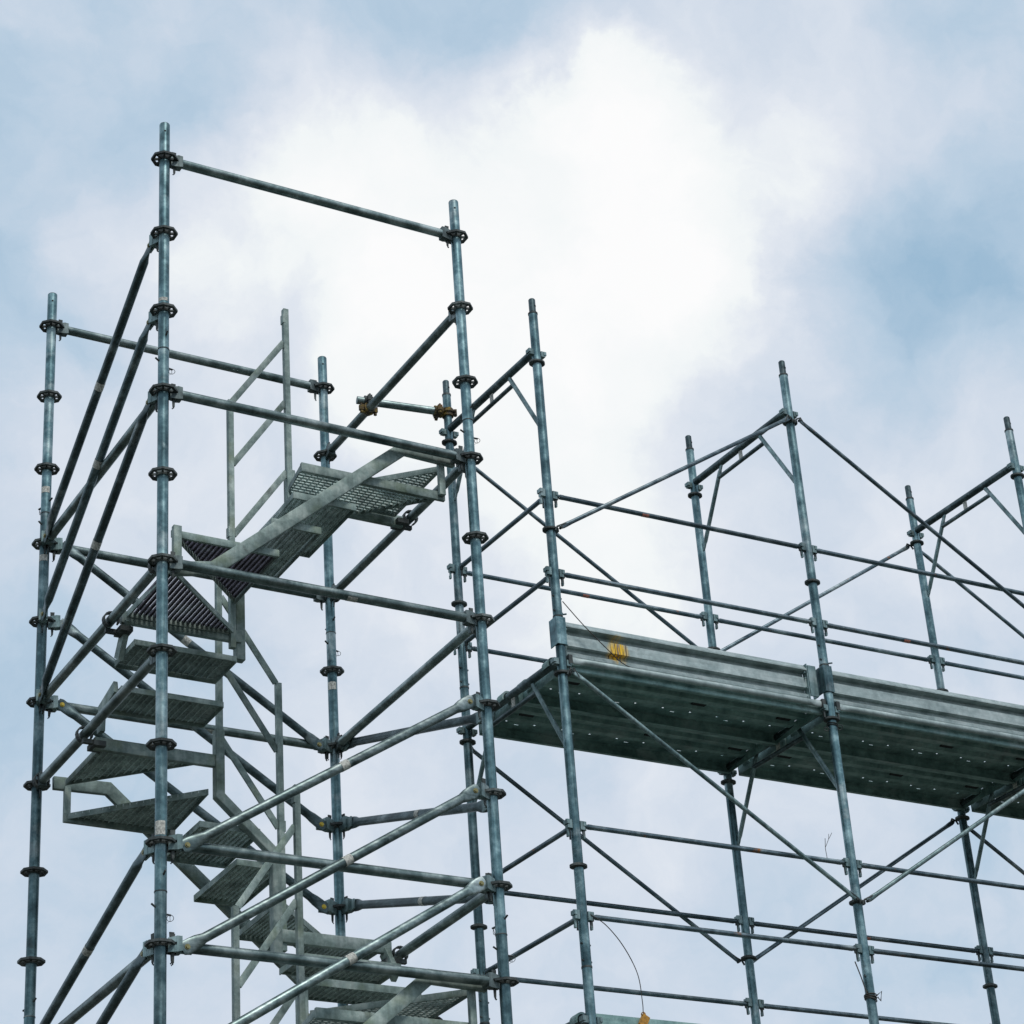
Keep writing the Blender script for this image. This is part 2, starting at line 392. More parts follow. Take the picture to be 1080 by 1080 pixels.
def brace(c0, k0, c1, k1, side, label, yb=False, mat=None):
    p0 = TW(*c0, -.5*k0); p1 = TW(*c1, -.5*k1); d = p1-p0; L = Vector((d.x, d.y)).length
    place(('brace', round(L, 2), k1-k0, side, yb, mat), lambda: make_brace(L, -d.z, side, yb=yb, mat=mat), label, p0, math.atan2(d.y, d.x))
M_BRACE = steel('brace_steel', (.035, .055, .06), (.08, .115, .12), (.20, .25, .26), metal=.75, rough=.38, vary=.4, grain=(2.5, 60, 60))  # darker copy of the tube steel; shade of the undersides is put into this colour
for k0, lab in ((6, 'upper of the three light braces across the front face, white label in its middle'), (7, 'middle of the three light braces across the front face, rising to the right post'), (8, 'lowest light brace of the front face, ending above the bottom landing')):
    brace(cB, k0, cA, k0+2, 1, lab)
for k0, lab in ((1, 'longest dark guard brace left of the tallest post, starting highest'), (2, 'second dark guard brace left of the tallest post, starting at its third rosette'), (3, 'third dark guard brace left of the tallest post, starting beside the front tube'),
                (8, 'lone dark brace leaving the lower part of the tallest post to the bottom left'), (9, 'short visible end of a dark brace at the bottom edge, left of the tallest post')):
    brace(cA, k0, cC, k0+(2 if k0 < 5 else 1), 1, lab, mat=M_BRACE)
for k0, lab, yb in ((3, 'highest brace of the back face, from the far left post down behind the steps', False), (4, 'middle brace of the back face, ending in a plate with a yellow bolt', True), (5, 'lowest brace of the back face, ending behind the bottom steps', True)):
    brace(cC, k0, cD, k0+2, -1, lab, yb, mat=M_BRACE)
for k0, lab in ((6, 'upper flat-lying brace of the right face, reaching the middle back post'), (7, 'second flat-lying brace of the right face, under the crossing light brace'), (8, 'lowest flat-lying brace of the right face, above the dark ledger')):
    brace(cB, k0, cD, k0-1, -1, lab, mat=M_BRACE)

# ------------------------------------------------------------------ winding stair: one half turn, copied round the middle of the tower
def clip(poly, axis, c):
    """interval in which the line (axis coordinate = c) crosses the polygon"""
    xs = []
    n = len(poly)
    for i in range(n):
        a, b = poly[i], poly[(i+1) % n]
        if (a[axis]-c)*(b[axis]-c) < 0:
            t = (c-a[axis])/(b[axis]-a[axis]); xs.append(a[1-axis]+t*(b[1-axis]-a[1-axis]))
    return (min(xs), max(xs)) if len(xs) >= 2 else None
def tread(parent, poly, z, along, beams, gap=.012, pitch=.024, gm=None):
    """grating plate in a frame; along 'u' or 'v' = slat direction; beams: {edge index: (height, thickness)}"""
    fr = MB(); n = len(poly)
    cx = sum(p[0] for p in poly)/n; cy = sum(p[1] for p in poly)/n
    for i in range(n):
        a = Vector((*poly[i], 0)); b = Vector((*poly[(i+1) % n], 0)); d = (b-a).normalized(); nn = Vector((-d.y, d.x, 0))
        if nn.dot(Vector((cx, cy, 0))-a) < 0: nn = -nn
        hh, th = beams.get(i, (.034, .006))
        off = .0015*i                                           # keeps neighbouring frame members out of one plane
        p = a + nn*(th/2) + Vector((0, 0, z-hh/2-off)); q = b + nn*(th/2) + Vector((0, 0, z-hh/2-off))
        fr.beam([p+d*.002, q-d*.002], th/2, hh/2, nn)
    f = obj('tread', fr, M_STAIR, parent)
    g = MB(); ax = 0 if along == 'v' else 1
    lo = min(p[ax] for p in poly); hi = max(p[ax] for p in poly)
    c = lo + pitch/2 + .004
    while c < hi-.006:
        iv = clip(poly, ax, c)
        if iv and iv[1]-iv[0] > .05:
            m = (iv[0]+iv[1])/2; h = (iv[1]-iv[0])/2-.008; w = (pitch-gap)/2
            prof = [(-w, -.004), (-w*.7, -.004), (-w*.55, .006), (w*.55, .006), (w*.7, -.004), (w, -.004), (w, .009), (-w, .009)]
            A = [];B = []
            for px, pz in prof:
                if ax == 0: A.append((c+px, m-h, z-.014+pz)); B.append((c+px, m+h, z-.014+pz))
                else: A.append((m-h, c+px, z-.014+pz)); B.append((m+h, c+px, z-.014+pz))
            g.loft([A, B])
        c += pitch
    # cross bars under the slats
    ox = 1-ax if along == 'u' else None
    if ox is None: obj('grating', g, gm or M_GRATE, f); return f
    ox = 1-ax; lo = min(p[ox] for p in poly); hi = max(p[ox] for p in poly); c = lo+.06
    while c < hi-.03:
        iv = clip(poly, ox, c)
        if iv and iv[1]-iv[0] > .06:
            m = (iv[0]+iv[1])/2; h = (iv[1]-iv[0])/2-.01
            g.box((c, m, z-.0225) if ox == 0 else (m, c, z-.0225), (.002, h, .004) if ox == 0 else (h, .002, .004))
        c += .035
    obj('grating', g, M_GRATE, f)
    return f
def hook(mb, x, y, z, sx, r=.03):
    """J hook over a tube that runs along v at (x,z); sx = side the stair lies on"""
    pts = []
    for a in [k*PI/8 for k in range(-1, 12)]:
        pts.append((x + sx*r*1.25*math.cos(a), z + r*1.25*math.sin(a)))
    for i in range(len(pts)-1):
        (a, b), (c, d) = pts[i], pts[i+1]
        o1 = Vector((a-x, b-z)).normalized()*.008; o2 = Vector((c-x, d-z)).normalized()*.008
        mb.prism([(a, y-.016, b), (c, y-.016, d), (c+o2.x, y-.016, d+o2.y), (a+o1.x, y-.016, b+o1.y)], (0, .032, 0))
def make_flight(wide):
    t = thing('stair_flight', None, 'stair flight', 'winding stair flights inside the tower')
    s = .1875; z = -1.5
    o, O2, i0, i1 = .10, 1.70, .70, 1.08
    # winders at the right corner, two straight treads, winders at the front corner, two straight treads of the left side
    tread(t, [(i1, i0), (O2, .13), (O2, i0)], z, 'u', {0: (.034, .008)}, gap=.012 if wide else .005, pitch=.028)
    tread(t, [(.83 if wide else 1.07, o), (O2, o), (i1+.02, i0)] + ([(.87, .36)] if wide else []), z-s, 'u', {0: (.052, .022)}, gap=.012 if wide else .005, pitch=.028)
    tread(t, [(.78, o+(.005 if wide else .075)), (1.15, o+(.005 if wide else .075)), (1.15, i0), (.80, i0)], z-2*s, 'v', {0: (.040, .014)}, gap=.006, pitch=.030)
    tread(t, [(.65, o+.005), (.94, o+.005), (.94, i0), (.66, i0)], z-3*s, 'v', {0: (.040, .014)}, gap=.006, pitch=.030)
    tread(t, [(.09, o), (.69, o), (i0, i0)], z-4*s, 'v', {0: (.040, .018)}, gap=.009, pitch=.027, gm=M_PURPLE if wide else None)
    tread(t, [(o, o+.03), (i0, i0), (o-.02, i0)], z-5*s, 'v', {0: (.030, .010)}, gap=.011, pitch=.027, gm=M_PURPLE if wide else None)
    tread(t, [(.10, .64), (.68, .64), (.68, .92), (.10, .92)], z-6*s, 'u', {0: (.030, .010), 2: (.040, .006)}, gap=.004, pitch=.022)
    tread(t, [(.10, .82), (.68, .82), (.68, 1.09), (.10, 1.09)], z-7*s, 'u', {0: (.030, .010), 2: (.040, .006)}, gap=.004, pitch=.022)
    # outer stringer with level ends
    mb = MB(); mb.beam([(A_-.07, .065, -1.50), (1.43, .065, -1.49), (.30, .065, -2.455), (.07, .065, -2.50)], .016, .036, (0, 1, 0))
    st = obj('outer_stringer', mb, M_STAIR, t)
    h = MB(); hook(h, A_, .07, -1.5, -1); hook(h, 0, .07, -2.5, 1); obj('hook', h, M_CAST, st)
    hg = MB(); hg.beam([(1.67, .082, -1.52), (1.67, .082, -1.72)], .014, .018, (0, 1, 0)); obj('hanger', hg, M_STAIR, t)
    hg = MB(); hg.beam([(.11, .082, -2.24), (.11, .082, -2.50)], .016, .022, (0, 1, 0)); obj('hanger', hg, M_STAIR, t)
    # inner stringer round the open well
    mb = MB(); mb.beam([(1.055, .735, -1.36), (1.055, .735, -1.74), (.735, .735, -2.03), (.735, .735, -2.60)], .026, .026, (0, 1, 0)); obj('inner_stringer', mb, M_STAIR, t)
    # support beams hooked on the side ledgers
    for (xa, xb, y, zz_, xl, sx) in ((.735, .055, .715, z-5*s-.005, 0, 1), (1.06, A_-.055, .735, z-.012, A_, -1)):
        mb = MB(); mb.beam([(xa, y, zz_-.03), (xb, y, zz_-.03)], .016, .034, (0, 1, 0)); b = obj('support_beam', mb, M_STAIR, t)
        h = MB(); hook(h, xl, y, -2.5 if xl == 0 else -1.5, sx); h.box((xl+sx*.07, y, (-2.5 if xl == 0 else -1.5)-.055), (.035, .05, .014)); h.box((xl+sx*.03, y+.03, (-2.5 if xl == 0 else -1.5)-.05), (.05, .012, .012)); obj('hook', h, M_CAST, b)
    hg = MB(); hg.beam([(.085, .70, -2.49), (.085, .82, -2.665)], .016, .035, (1, 0, 0)); obj('side_plate', hg, M_STAIR, t)
    hg = MB(); hg.beam([(.080, .84, -2.815), (.080, 1.04, -2.86), (.080, 1.05, -2.99)], .012, .034, (1, 0, 0)); obj('side_plate', hg, M_STAIR, t)
    # handrail of the well
    rails = MB()
    for x, zt, zb in ((1.035, -.29, -1.62), (.68, -1.0, -2.55)):
        p = MB(); p.beam([(x, .70, zb), (x, .70, zt)], .0165, .0165, (0, 1, 0)); p.box((x-.014, .70, zt-.07 if zt > -.5 else zb+.7), (.008, .018, .03)); obj('handrail_post', p, M_STAIR, t)
    for za, zb in ((-1.01, -.51), (-1.42, -.92), (-1.87, -1.38)):
        p = MB(); p.beam([(.694, .70, za+.01), (1.021, .70, zb-.01)], .006, .018, (0, 1, 0)); obj('handrail_bar', p, M_STAIR, t)
    return t
fl = [('top flight of the winding stair, from the upper landing down to the perforated winder steps', TW(0, 0, 0), YAW),
      ('middle flight of the winding stair, turning behind the two front posts at mid height', TW(A_, B_, -1.5), YAW+PI),
      ('lowest flight of the winding stair, with the wide landing at the bottom edge', TW(0, 0, -3.0), YAW)]
for lab, loc, rz in fl: place(('flight', rz == YAW), lambda rz=rz: make_flight(rz == YAW), lab, loc, rz)

# ------------------------------------------------------------------ welded frames of the long scaffold
def make_frame(long_legs):
    t = thing('scaffold_portal', None, 'scaffold frame', 'welded frames of the long scaffold')
    W = SW; r = .0265
    zb = -SP(0, 0, 5.745).z + .006 if long_legs else 0
    for y, rr in ((0, .0268), (W, .0258)):
        mb = MB(); mb.tube((0, y, zb), (0, y, 2.0), rr, 24); lg = obj('leg', mb, M_POST, t)
        mb = MB(); mb.tube((0, y, 1.99), (0, y, 2.096), .0205, 18, .0205); mb.tube((0, y, 2.096), (0, y, 2.101), .0205, 18, .017); spg = obj('spigot', mb, M_BRACE, lg)
        mb = MB()
        mb.tube((0, y, 1.992), (0, y, 2.002), rr+.0022, 24)
        for zz_ in (.03, .12): mb.tube((-.033, y-.012, zz_), (.036, y+.006, zz_), .006, 8)
        obj('joint_ring', mb, M_CAST, lg)
        hh = MB()
        for a in (-PI/2+.5, ):
            d = Vector((math.cos(a), math.sin(a), 0)); hh.tube(d*.0195+Vector((0, y, 2.05)), d*.0213+Vector((0, y, 2.05)), .0075, 12)
        obj('pin_hole', hh, M_DARK, lg)
        for zd in (1.655, .545):
            d = MB()
            d.loft([[(q*math.cos(2*PI*k/18), y+q*.82*math.sin(2*PI*k/18), zd+h) for k in range(18)] for q, h in ((.035, -.011), (.050, -.006), (.050, .005), (.036, .012))])
            obj('brace_disc', d, M_CAST, t)
        for zd, w in ((1.72, 0), (.774, 1), (.274, 1)):
            for sx in (-1, 1):
                d = MB()
                d.box((sx*.040, y, zd), (.014, .015, .024 if w else .018))
                d.box((sx*.052, y, zd+(.010 if w else .004)), (.008, .019, .012))
                if w:
                    d.loft([[(sx*a, y+b, zd+.028) for a, b in ((.040, -.003), (.056, -.003), (.056, .003), (.040, .003))], [(sx*a, y+b, zd-.068) for a, b in ((.044, -.003), (.054, -.003), (.054, .003), (.044, .003))]])
                    d.box((sx*.050, y, zd-.06), (.005, .008, .011))
                obj('rail_bracket', d, M_HEAD, t)
    mb = MB(); mb.tube((0, .024, 1.745), (0, W-.024, 1.745), .0235, 22); obj('transom', mb, M_BRACE, t)
    ya, yb = .27*W, .73*W
    mb = MB(); mb.tube((0, ya-.012, 1.653), (0, yb+.012, 1.653), .0135, 14); obj('lower_bar', mb, M_BRACE, t)
    for y0, y1 in ((.022, .305*W), (W-.022, .695*W)):
        mb = MB(); mb.flattube((0, y0, 1.24), (0, y1, 1.735), .0135, (1, 0, 0), 14, .06, .016, .007); obj('knee_brace', mb, M_HEAD, t)
    mb = MB(); mb.box((0, W*.5, 1.695), (.003, .016, .035)); obj('rating_plate', mb, M_STICK, t)
    if long_legs:
        for y in (0, W):
            mb = MB(); mb.box((0, y, zb+.004), (.08, .08, .004)); mb.tube((0, y, zb+.008), (0, y, zb+.2), .036, 16); obj('base_plate', mb, M_CAST, t)
    return t
bayname = ['frame nearest the stair tower', 'middle frame of the long scaffold', 'frame at the right edge of the picture']
lvl = ['open top level', 'deck level', 'lowest level']
for i in range(3):
    for j in range(3):
        p = SP(i, 0, 1.745+2*j)
        place(('frame', j == 2), lambda j=j: make_frame(j == 2), f'{bayname[i]}, {lvl[j]}', p, FYAW)

# ------------------------------------------------------------------ rails, braces of the long scaffold
def make_rail(L, red=0):
    t = thing('guard_rail', None, 'guard rail', 'thin guard rails of the long scaffold')
    mb = MB(); mb.loft([[(x, r*math.cos(2*PI*k/14), r*math.sin(2*PI*k/14)) for k in range(14)] for x, r in ((.052, .0125), (.075, .0125), (.078, .0150), (.10, .0150), (.103, .0142), (L-.103, .0142), (L-.10, .0150), (L-.078, .0150), (L-.075, .0125), (L-.052, .0125))])
    obj('tube', mb, M_THIN, t)
    for x, s in ((0, 1), (L, -1)):
        m = MB(); m.box((x+s*.052, 0, -.004), (.012, .006, .02)); m.box((x+s*.05, 0, -.035), (.006, .005, .026)); obj('wedge_end', m, M_CAST, t)
    if red:
        mb = MB(); n = 10
        for k in range(n):
            a0, a1 = (-3.0+2.6*k/n, -3.0+2.6*(k+1)/n); R = .0150; i = len(mb.v)
            for x, a in ((red, a0), (red, a1), (red+.045, a1), (red+.045, a0)): mb.v.append((x, R*math.cos(a), R*math.sin(a)))
            mb.f.append((i, i+1, i+2, i+3))
        obj('red_label', mb, M_STICKR, t)
    return t
def rail(p0, p1, label, red=0):
    d = p1-p0; L = d.length
    place(('rail', round(L, 2), red), lambda: make_rail(L, red), label, p0, math.atan2(d.y, d.x))
G = -.0289
bays = ['first bay beside the stair tower', 'second bay', 'bay at the right edge']
for d, nm in ((1, 'high guard rail above the plank deck'), (1.5, 'low guard rail above the plank deck'), (3, 'high guard rail below the plank deck'), (3.5, 'low guard rail below the plank deck')):
    for i in range(2):
        rail(SP(i, 0, d+G), SP(i+1, 0, d+G), f'{nm}, front row, {bays[i]}', .0 if (d, i) not in ((1, 0), (1.5, 1)) else .62)
    for i in range(3):
        rail(SP(i, 1, d+G), SP(i+1, 1, d+G), f'{nm}, back row, {bays[i]}', .0 if (d, i) not in ((1, 0), (3, 1)) else .86)
    rail(SP(0, 0, d+G), SP(0, 1, d+G), f'{nm}, short one across the end by the stair tower')

def make_edge(L):
    t = thing('deck_ledger', None, 'scaffold tube', 'bright tubes along the front edge of the deck')
    mb = MB(); mb.flattube((.045, 0, 0), (L-.045, 0, 0), .0190, (0, 1, 0), 20, .10, .022, .009)
    obj('tube', mb, M_TOE, t)
    for x, s in ((0, 1), (L, -1)):
        m = MB(); m.box((x+s*.05, -.004, 0), (.012, .014, .026)); m.box((x+s*.05, -.004, -.05), (.005, .004, .035)); obj('wedge_end', m, M_CAST, t)
    return t
for i in range(2):
    p0, p1 = SP(i, 0, 2.0), SP(i+1, 0, 2.0); d = p1-p0
    place('edge', lambda: make_edge(SL), f'bright round tube along the front edge of the deck, {bays[i]}', p0, SYAW)

def make_xbrace(L, drop, side, mat):
    t = thing('cross_brace', None, 'scaffold brace', 'thin diagonal braces of the long scaffold')
    y = side*.048
    mb = MB(); mb.flattube((.035, y, 0), (L-.035, y, -drop), .0128, (0, 1, 0), 14, .09, .015, .0045); obj('tube', mb, mat, t)
    for x, s, z in ((0, 1, 0), (L, -1, -drop)):
        m = MB(); m.path([(x+s*.075, y, z-s*drop*.03), (x+s*.045, y*1.0, z+.018), (x+s*.02, y*.9, z+.006), (x+s*.008, y*.8, z-.02)], .0062, 8); m.tube((x+s*.04, y-.012, z), (x+s*.04, y+.012, z), .008, 8); obj('hook_end', m, M_CAST, t)
    return t
def xbrace(i0, d0, i1, d1, side, label):
    p0, p1 = SP(i0, side, d0), SP(i1, side, d1); d = p1-p0; L = Vector((d.x, d.y)).length
    sd = -1 if side == 0 else 1
    mt = M_HEAD if side == 0 and d0 > 1.9 else M_THIN
    place(('xb', round(L, 2), round(d.z, 2), sd, mt), lambda: make_xbrace(L, -d.z, sd, mt), label, p0, math.atan2(d.y, d.x))
for d, nm in ((0, 'above the deck'), (2, 'below the deck')):
    xbrace(0, 1.2+d, 1, .09+d, 0, f'thin front brace {nm} rising to the right, {bays[0]}') if d == 0 else xbrace(0, .09+d, 1, 1.2+d, 0, f'thin front brace {nm} falling to the right, {bays[0]}')
    xbrace(1, .09+d, 2, 1.2+d, 0, f'thin front brace {nm} falling to the right, {bays[1]}') if d == 0 else xbrace(1, 1.2+d, 2, .09+d, 0, f'thin front brace {nm} rising to the right, {bays[1]}')
    xbrace(0, .09+d, 1, 1.2+d, 1, f'thin back brace {nm} falling to the right, {bays[0]}')
    xbrace(1, 1.2+d, 2, .09+d, 1, f'thin back brace {nm} rising to the right, {bays[1]}')
    xbrace(2, .09+d, 3, 1.2+d, 1, f'thin back brace {nm} falling to the right, {bays[2]}')

# ------------------------------------------------------------------ deck planks and toe boards
def make_plank(L):
    t = thing('scaffold_plank', None, 'steel plank', 'perforated steel planks of the deck')
    w = (SW-.06)/2; x0, x1 = .036, L-.036; mb = MB(); T = .003
    top = .022
    prof = [(.020, -.045), (.0, -.045), (.0, top), (.085, top)]
    def seg(a, b, xa=x0, xb=x1):
        a = Vector(a); b = Vector(b); d = (b-a).normalized(); n = Vector((-d.y, d.x))*T
        mb.prism([(xa, a.x, a.y), (xa, b.x, b.y), (xa, b.x+n.x, b.y+n.y), (xa, a.x+n.x, a.y+n.y)], (xb-xa, 0, 0))
    def holes(ya, yb, size, pitch, off):
        x = x0; k = x0+off
        while k < x1-.05:
            seg((ya, top), (yb, top), x, k-size/2); x = k+size/2; k += pitch
        seg((ya, top), (yb, top), x, x1)
    ys = [.0]
    seg((.022, -.045), (0, -.045)); seg((0, -.045), (0, top))
    a = 0.0
    def flat(y0, y1): seg((y0, top), (y1, top))
    def rib(yc):
        seg((yc-.030, top), (yc-.020, top-.023)); seg((yc-.020, top-.023), (yc+.020, top-.023)); seg((yc+.020, top-.023), (yc+.030, top))
    h1, h2 = w*.20, w*.27
    flat(0, h1-.007); holes(h1-.009, h1+.009, .022, .185, .10); flat(h1+.007, h2-.005); holes(h2-.005, h2+.005, .034, .185, .17)
    r1 = w*.40; r2 = w*.64; h3, h4 = w*.80, w*.86
    flat(h2+.005, r1-.030); rib(r1); flat(r1+.030, r2-.030); rib(r2); flat(r2+.030, h3-.006)
    holes(h3-.006, h3+.006, .014, .185, .13); flat(h3+.006, h4-.004); holes(h4-.004, h4+.004, .03, .37, .21); flat(h4+.004, w)
    seg((w, top), (w, -.045)); seg((w, -.045), (w-.022, -.045))
    for x in (x0+.001, x1-.004):                                # end caps with a turned lip
        mb.box((x+.0015, w/2, -.012), (.0015, w/2-.004, .030))
    # flattened drain hole rows next to the ends
    obj('board', mb, M_DECK, t, smooth=False)
    for x in (L*.13, L*.60, L*.93):
        s = MB(); s.box((x, w*.53, top-.0045), (.045, .017, .0035)); obj('slot_shade', s, M_DARK, t)  # thin near-black plate painted for the shaded opening of a slot
    for x in (.0, L):
        sx = 1 if x == 0 else -1
        for y in (w*.17 + (.03 if x else 0), w*.80 + (.03 if x else 0)):
            h = MB(); pts = [(x+sx*.035, -.01)] + [(x+.030*sx*math.cos(q), .033*math.sin(q)) for q in [k*PI/9 for k in range(0, 11 if x == 0 else 8)]]
            for (a, b), (c, d) in zip(pts, pts[1:]):
                m_ = Vector((a-x, b)).normalized()*.011; m2 = Vector((c-x, d)).normalized()*.011
                h.prism([(a, y-.03, b), (c, y-.03, d), (c+m2.x, y-.03, d+m2.y), (a+m_.x, y-.03, b+m_.y)], (0, .065, 0))
            obj('claw', h, M_DECK, t)
    return t
for i in range(3):
    for r, nm in ((0, 'front'), (1, 'back')):
        w = (SW-.06)/2
        p = SP(i, 0, 2.0) + EF.normalized()*(.03 + r*(w+.002))
        place('plank', lambda: make_plank(SL), f'dark {nm} steel plank of the deck, {bays[i]}', p, SYAW)

for r, nm in ((0, 'front'), (1, 'back')):
    w = (SW-.06)/2
    place('plank', None, f'{nm} steel plank cut off by the bottom edge of the picture', SP(0, 0, 4.0) + EF.normalized()*(.03 + r*(w+.002)), SYAW)

def make_toe(L, mat, rust):
    t = thing('toe_board', None, 'toe board', 'grey metal toe boards')
    prof = [(.010, .258), (.002, .262), (-.028, .226), (-.028, .218), (.022, .214), (.022, .196), (-.010, .176), (-.014, .110), (.020, .108), (.020, .090), (-.022, .062), (-.020, .042), (-.004, .030)]
    y0 = .052; T = .0025
    back = [(y+T*1.6, z-.001) for y, z in prof]
    mb = MB()
    for k in range(len(prof)-1):
        q = [prof[k], prof[k+1], back[k+1], back[k]]
        mb.prism([(.055, y0+y, z) for y, z in q], (L-.165, 0, 0))
    obj('board', mb, mat, t, smooth=False)
    for x in (.052, L-.110):
        m = MB(); m.box((x, y0-.006, .145), (.0025, .022, .115))
        for zz_ in (.05, .11, .17, .205): m.tube((x+.014*(1 if x < 1 else -1), y0-.025, zz_), (x+.014*(1 if x < 1 else -1), y0+.004, zz_), .004, 8)
        obj('end_plate', m, M_DARK if 0 else M_HEAD, t)
    # channel clips that hold the board against the posts
    m = MB(); m.prism([(-.034, -.034, .075), (.026, -.034, .075), (.026, .045, .075), (.020, .045, .075), (.020, -.028, .075), (-.028, -.028, .075), (-.028, .045, .075), (-.034, .045, .075)], (0, 0, .165))
    m.tube((.015, -.02, .262), (.036, -.036, .262), .005, 8)
    obj('post_clip', m, M_POST, t)
    m = MB(); m.prism([(L-.105, .02, .055), (L-.050, .02, .055), (L-.050, .066, .055), (L-.058, .066, .055), (L-.058, .028, .055), (L-.105, .028, .055)], (0, 0, .195))
    obj('post_clip', m, M_HEAD, t)
    return t
for i, j, rust, lab in ((0, 2.0, True, 'toe board with an orange rust stain along the deck edge'), (1, 2.0, False, 'clean toe board along the right part of the deck')):
    place(('toe', rust), lambda rust=rust: make_toe(SL, M_TOER if rust else M_TOE, rust), lab, SP(i, 0, j), SYAW)

# ------------------------------------------------------------------ tie tube with couplers between tower and scaffold
pa = TW(A_, 1.20, -.5) + Vector((0, 0, .052)); pb = SP(0, 1, -.13) - E2*.045
d = (pb-pa); Lt = d.length; dn = d.normalized()
t = thing('tie_tube', 'short tie tube joining the tower to the thin back post with a rusty yellow coupler', 'scaffold tube', None, pa)
mb = MB(); mb.tube(-dn*.07, d+dn*.0, .0245, 22); obj('tube', mb, M_TUBE, t)
def coupler(c, axis, r, mat, par):
    axis = Vector(axis).normalized(); m = MB(); m.tube(c-axis*.026, c+axis*.026, r+.011, 14); m.torus(c+axis*.0, r+.013, .006, axis, 16, 6)
    s = axis.cross(Vector((0, 0, 1))) if abs(axis.z) < .9 else Vector((1, 0, 0)); s.normalize()
    for q in (1, -1):
        m.box(c+s*q*(r+.018), (.014, .014, .018), rz=math.atan2(s.y, s.x)); m.tube(c+s*q*(r+.02)-axis.cross(s)*.03, c+s*q*(r+.02)+axis.cross(s)*.03, .0065, 8)
        m.tube(c+s*q*(r+.02)+axis.cross(s)*.022, c+s*q*(r+.02)+axis.cross(s)*.034, .0115, 6)
    return obj('coupler', m, mat, par)
coupler(Vector((0, 0, 0)), dn, .0245, M_CAST, t); coupler(Vector((0, 0, -.052)), N1, .0262, M_RUSTY, t)
coupler(d + E2*.045, (0, 0, 1), .0258, M_RUSTY, t); coupler(d - dn*.02, dn, .0245, M_RUSTY, t)

# ------------------------------------------------------------------ wires, tag, twigs
def curve_thing(name, label, cat, pts, r, mat=M_WIRE):
    base = pts[0]; q = []
    P = [pts[0]*2-pts[1]] + pts + [pts[-1]*2-pts[-2]]
    for i in range(1, len(P)-2):
        for k in range(8):
            s = k/8; a, b, c, d_ = P[i-1], P[i], P[i+1], P[i+2]
            q.append(.5*((2*b)+(c-a)*s+(2*a-5*b+4*c-d_)*s*s+(3*b-a-3*c+d_)*s*s*s)-base)
    q.append(pts[-1]-base)
    mb = MB(); mb.path(q, r, 6); o = obj(name, mb, mat, None, base)
    o['label'] = label; o['category'] = cat; return o
Fr = -N2
def near(i, x, z, off=.06): return SP(i, 0, 0) + E2*x + Vector((0, 0, z)) + Fr*off
curve_thing('wire', 'thin wire slanting from the post over the rust stained toe board', 'wire', [near(0, .02, -1.66, .03), near(0, .15, -1.78, .02), near(0, .30, -1.90, .01), near(0, .40, -1.965, .0), near(0, .50, -1.985, -.002)], .0028)
curve_thing('wire', 'long thin wire hanging from the low rail to the yellow tag', 'wire', [near(0, .03, -3.47, .03), near(0, .12, -3.52, .03), near(0, .22, -3.62, .02), near(0, .29, -3.76, .02), near(0, .31, -3.90, .01), near(0, .315, -3.96, 0)], .0026)
m = MB(); m.box((0, 0, -.03), (.022, .008, .032), ry=.5); m.torus((0, 0, .004), .012, .003, (0, 1, 0))
o = obj('yellow_tag', m, M_TAG, None, near(0, .325, -3.965, -.015)); o.rotation_euler = (0, 0, SYAW); o['label'] = 'small yellow tag hanging on the plank at the bottom edge'; o['category'] = 'tag'
m = MB(); b = near(0, 1.62, -2.96, .0)
m.path([(0, 0, 0), (-.003, 0, .06), (.003, 0, .12)], .0018, 5); m.path([(0, 0, .07), (.02, 0, .11), (.045, .0, .15)], .0015, 5); m.path([(.022, 0, .115), (.026, 0, .145)], .0013, 5)
o = obj('twig', m, M_WIRE, None, b); o['label'] = 'bare little twig standing on the rail below the deck'; o['category'] = 'twig'
# wire tied round the low front post
mm = MB(); 
for k in range(3): mm.torus((0, 0, -.012*k), .033, .0035, (.15*k, .1, 1), 16, 6)
mm.path([(.03, -.02, -.01), (.06, -.03, .01), (.05, -.02, -.04), (.035, -.03, -.02)], .004, 6); mm.path([(-.02, -.03, 0), (-.04, -.03, .10), (-.06, -.02, .19)], .0035, 6)
o = obj('tie_wire', mm, M_WIRE, None, SP(1, 0, 3.73)); o['label'] = 'twisted dark tie wire wrapped round the lower front post'; o['category'] = 'wire'
mm = MB()
for k in range(2): mm.torus((0, 0, -.014*k), .031, .003, (.15, .1*k, 1), 16, 6)
mm.torus((.040, -.02, -.03), .015, .0028, (0, 1, .2), 12, 6); mm.torus((-.038, -.02, -.035), .013, .0028, (0, 1, -.2), 12, 6)
o = obj('tie_wire', mm, M_CAST, None, SP(1, 0, 2.12)); o['label'] = 'rusty wire loops round the front post under the deck joint'; o['category'] = 'wire'

# ------------------------------------------------------------------ ground
m, nt, b = new_mat('ground')
tc = N(nt, 'ShaderNodeTexCoord'); n = N(nt, 'ShaderNodeTexNoise'); nt.links.new(tc.outputs['Object'], n.inputs['Vector']); n.inputs['Scale'].default_value = .6; n.inputs['Detail'].default_value = 12
c = ramp(nt, n.outputs[0], [(.4, (.05, .06, .04)), (.55, (.09, .09, .075)), (.7, (.13, .125, .115))]); nt.links.new(c, b.inputs['Base Color']); b.inputs['Roughness'].default_value = .95
g = MB(); R = 3000; g.v = [(R*math.cos(2*PI*k/64), R*math.sin(2*PI*k/64), 0) for k in range(64)]; g.f = [tuple(range(64))]
o = obj('ground', g, m, None, smooth=False); o['kind'] = 'structure'; o['label'] = 'dark open ground below the scaffold'

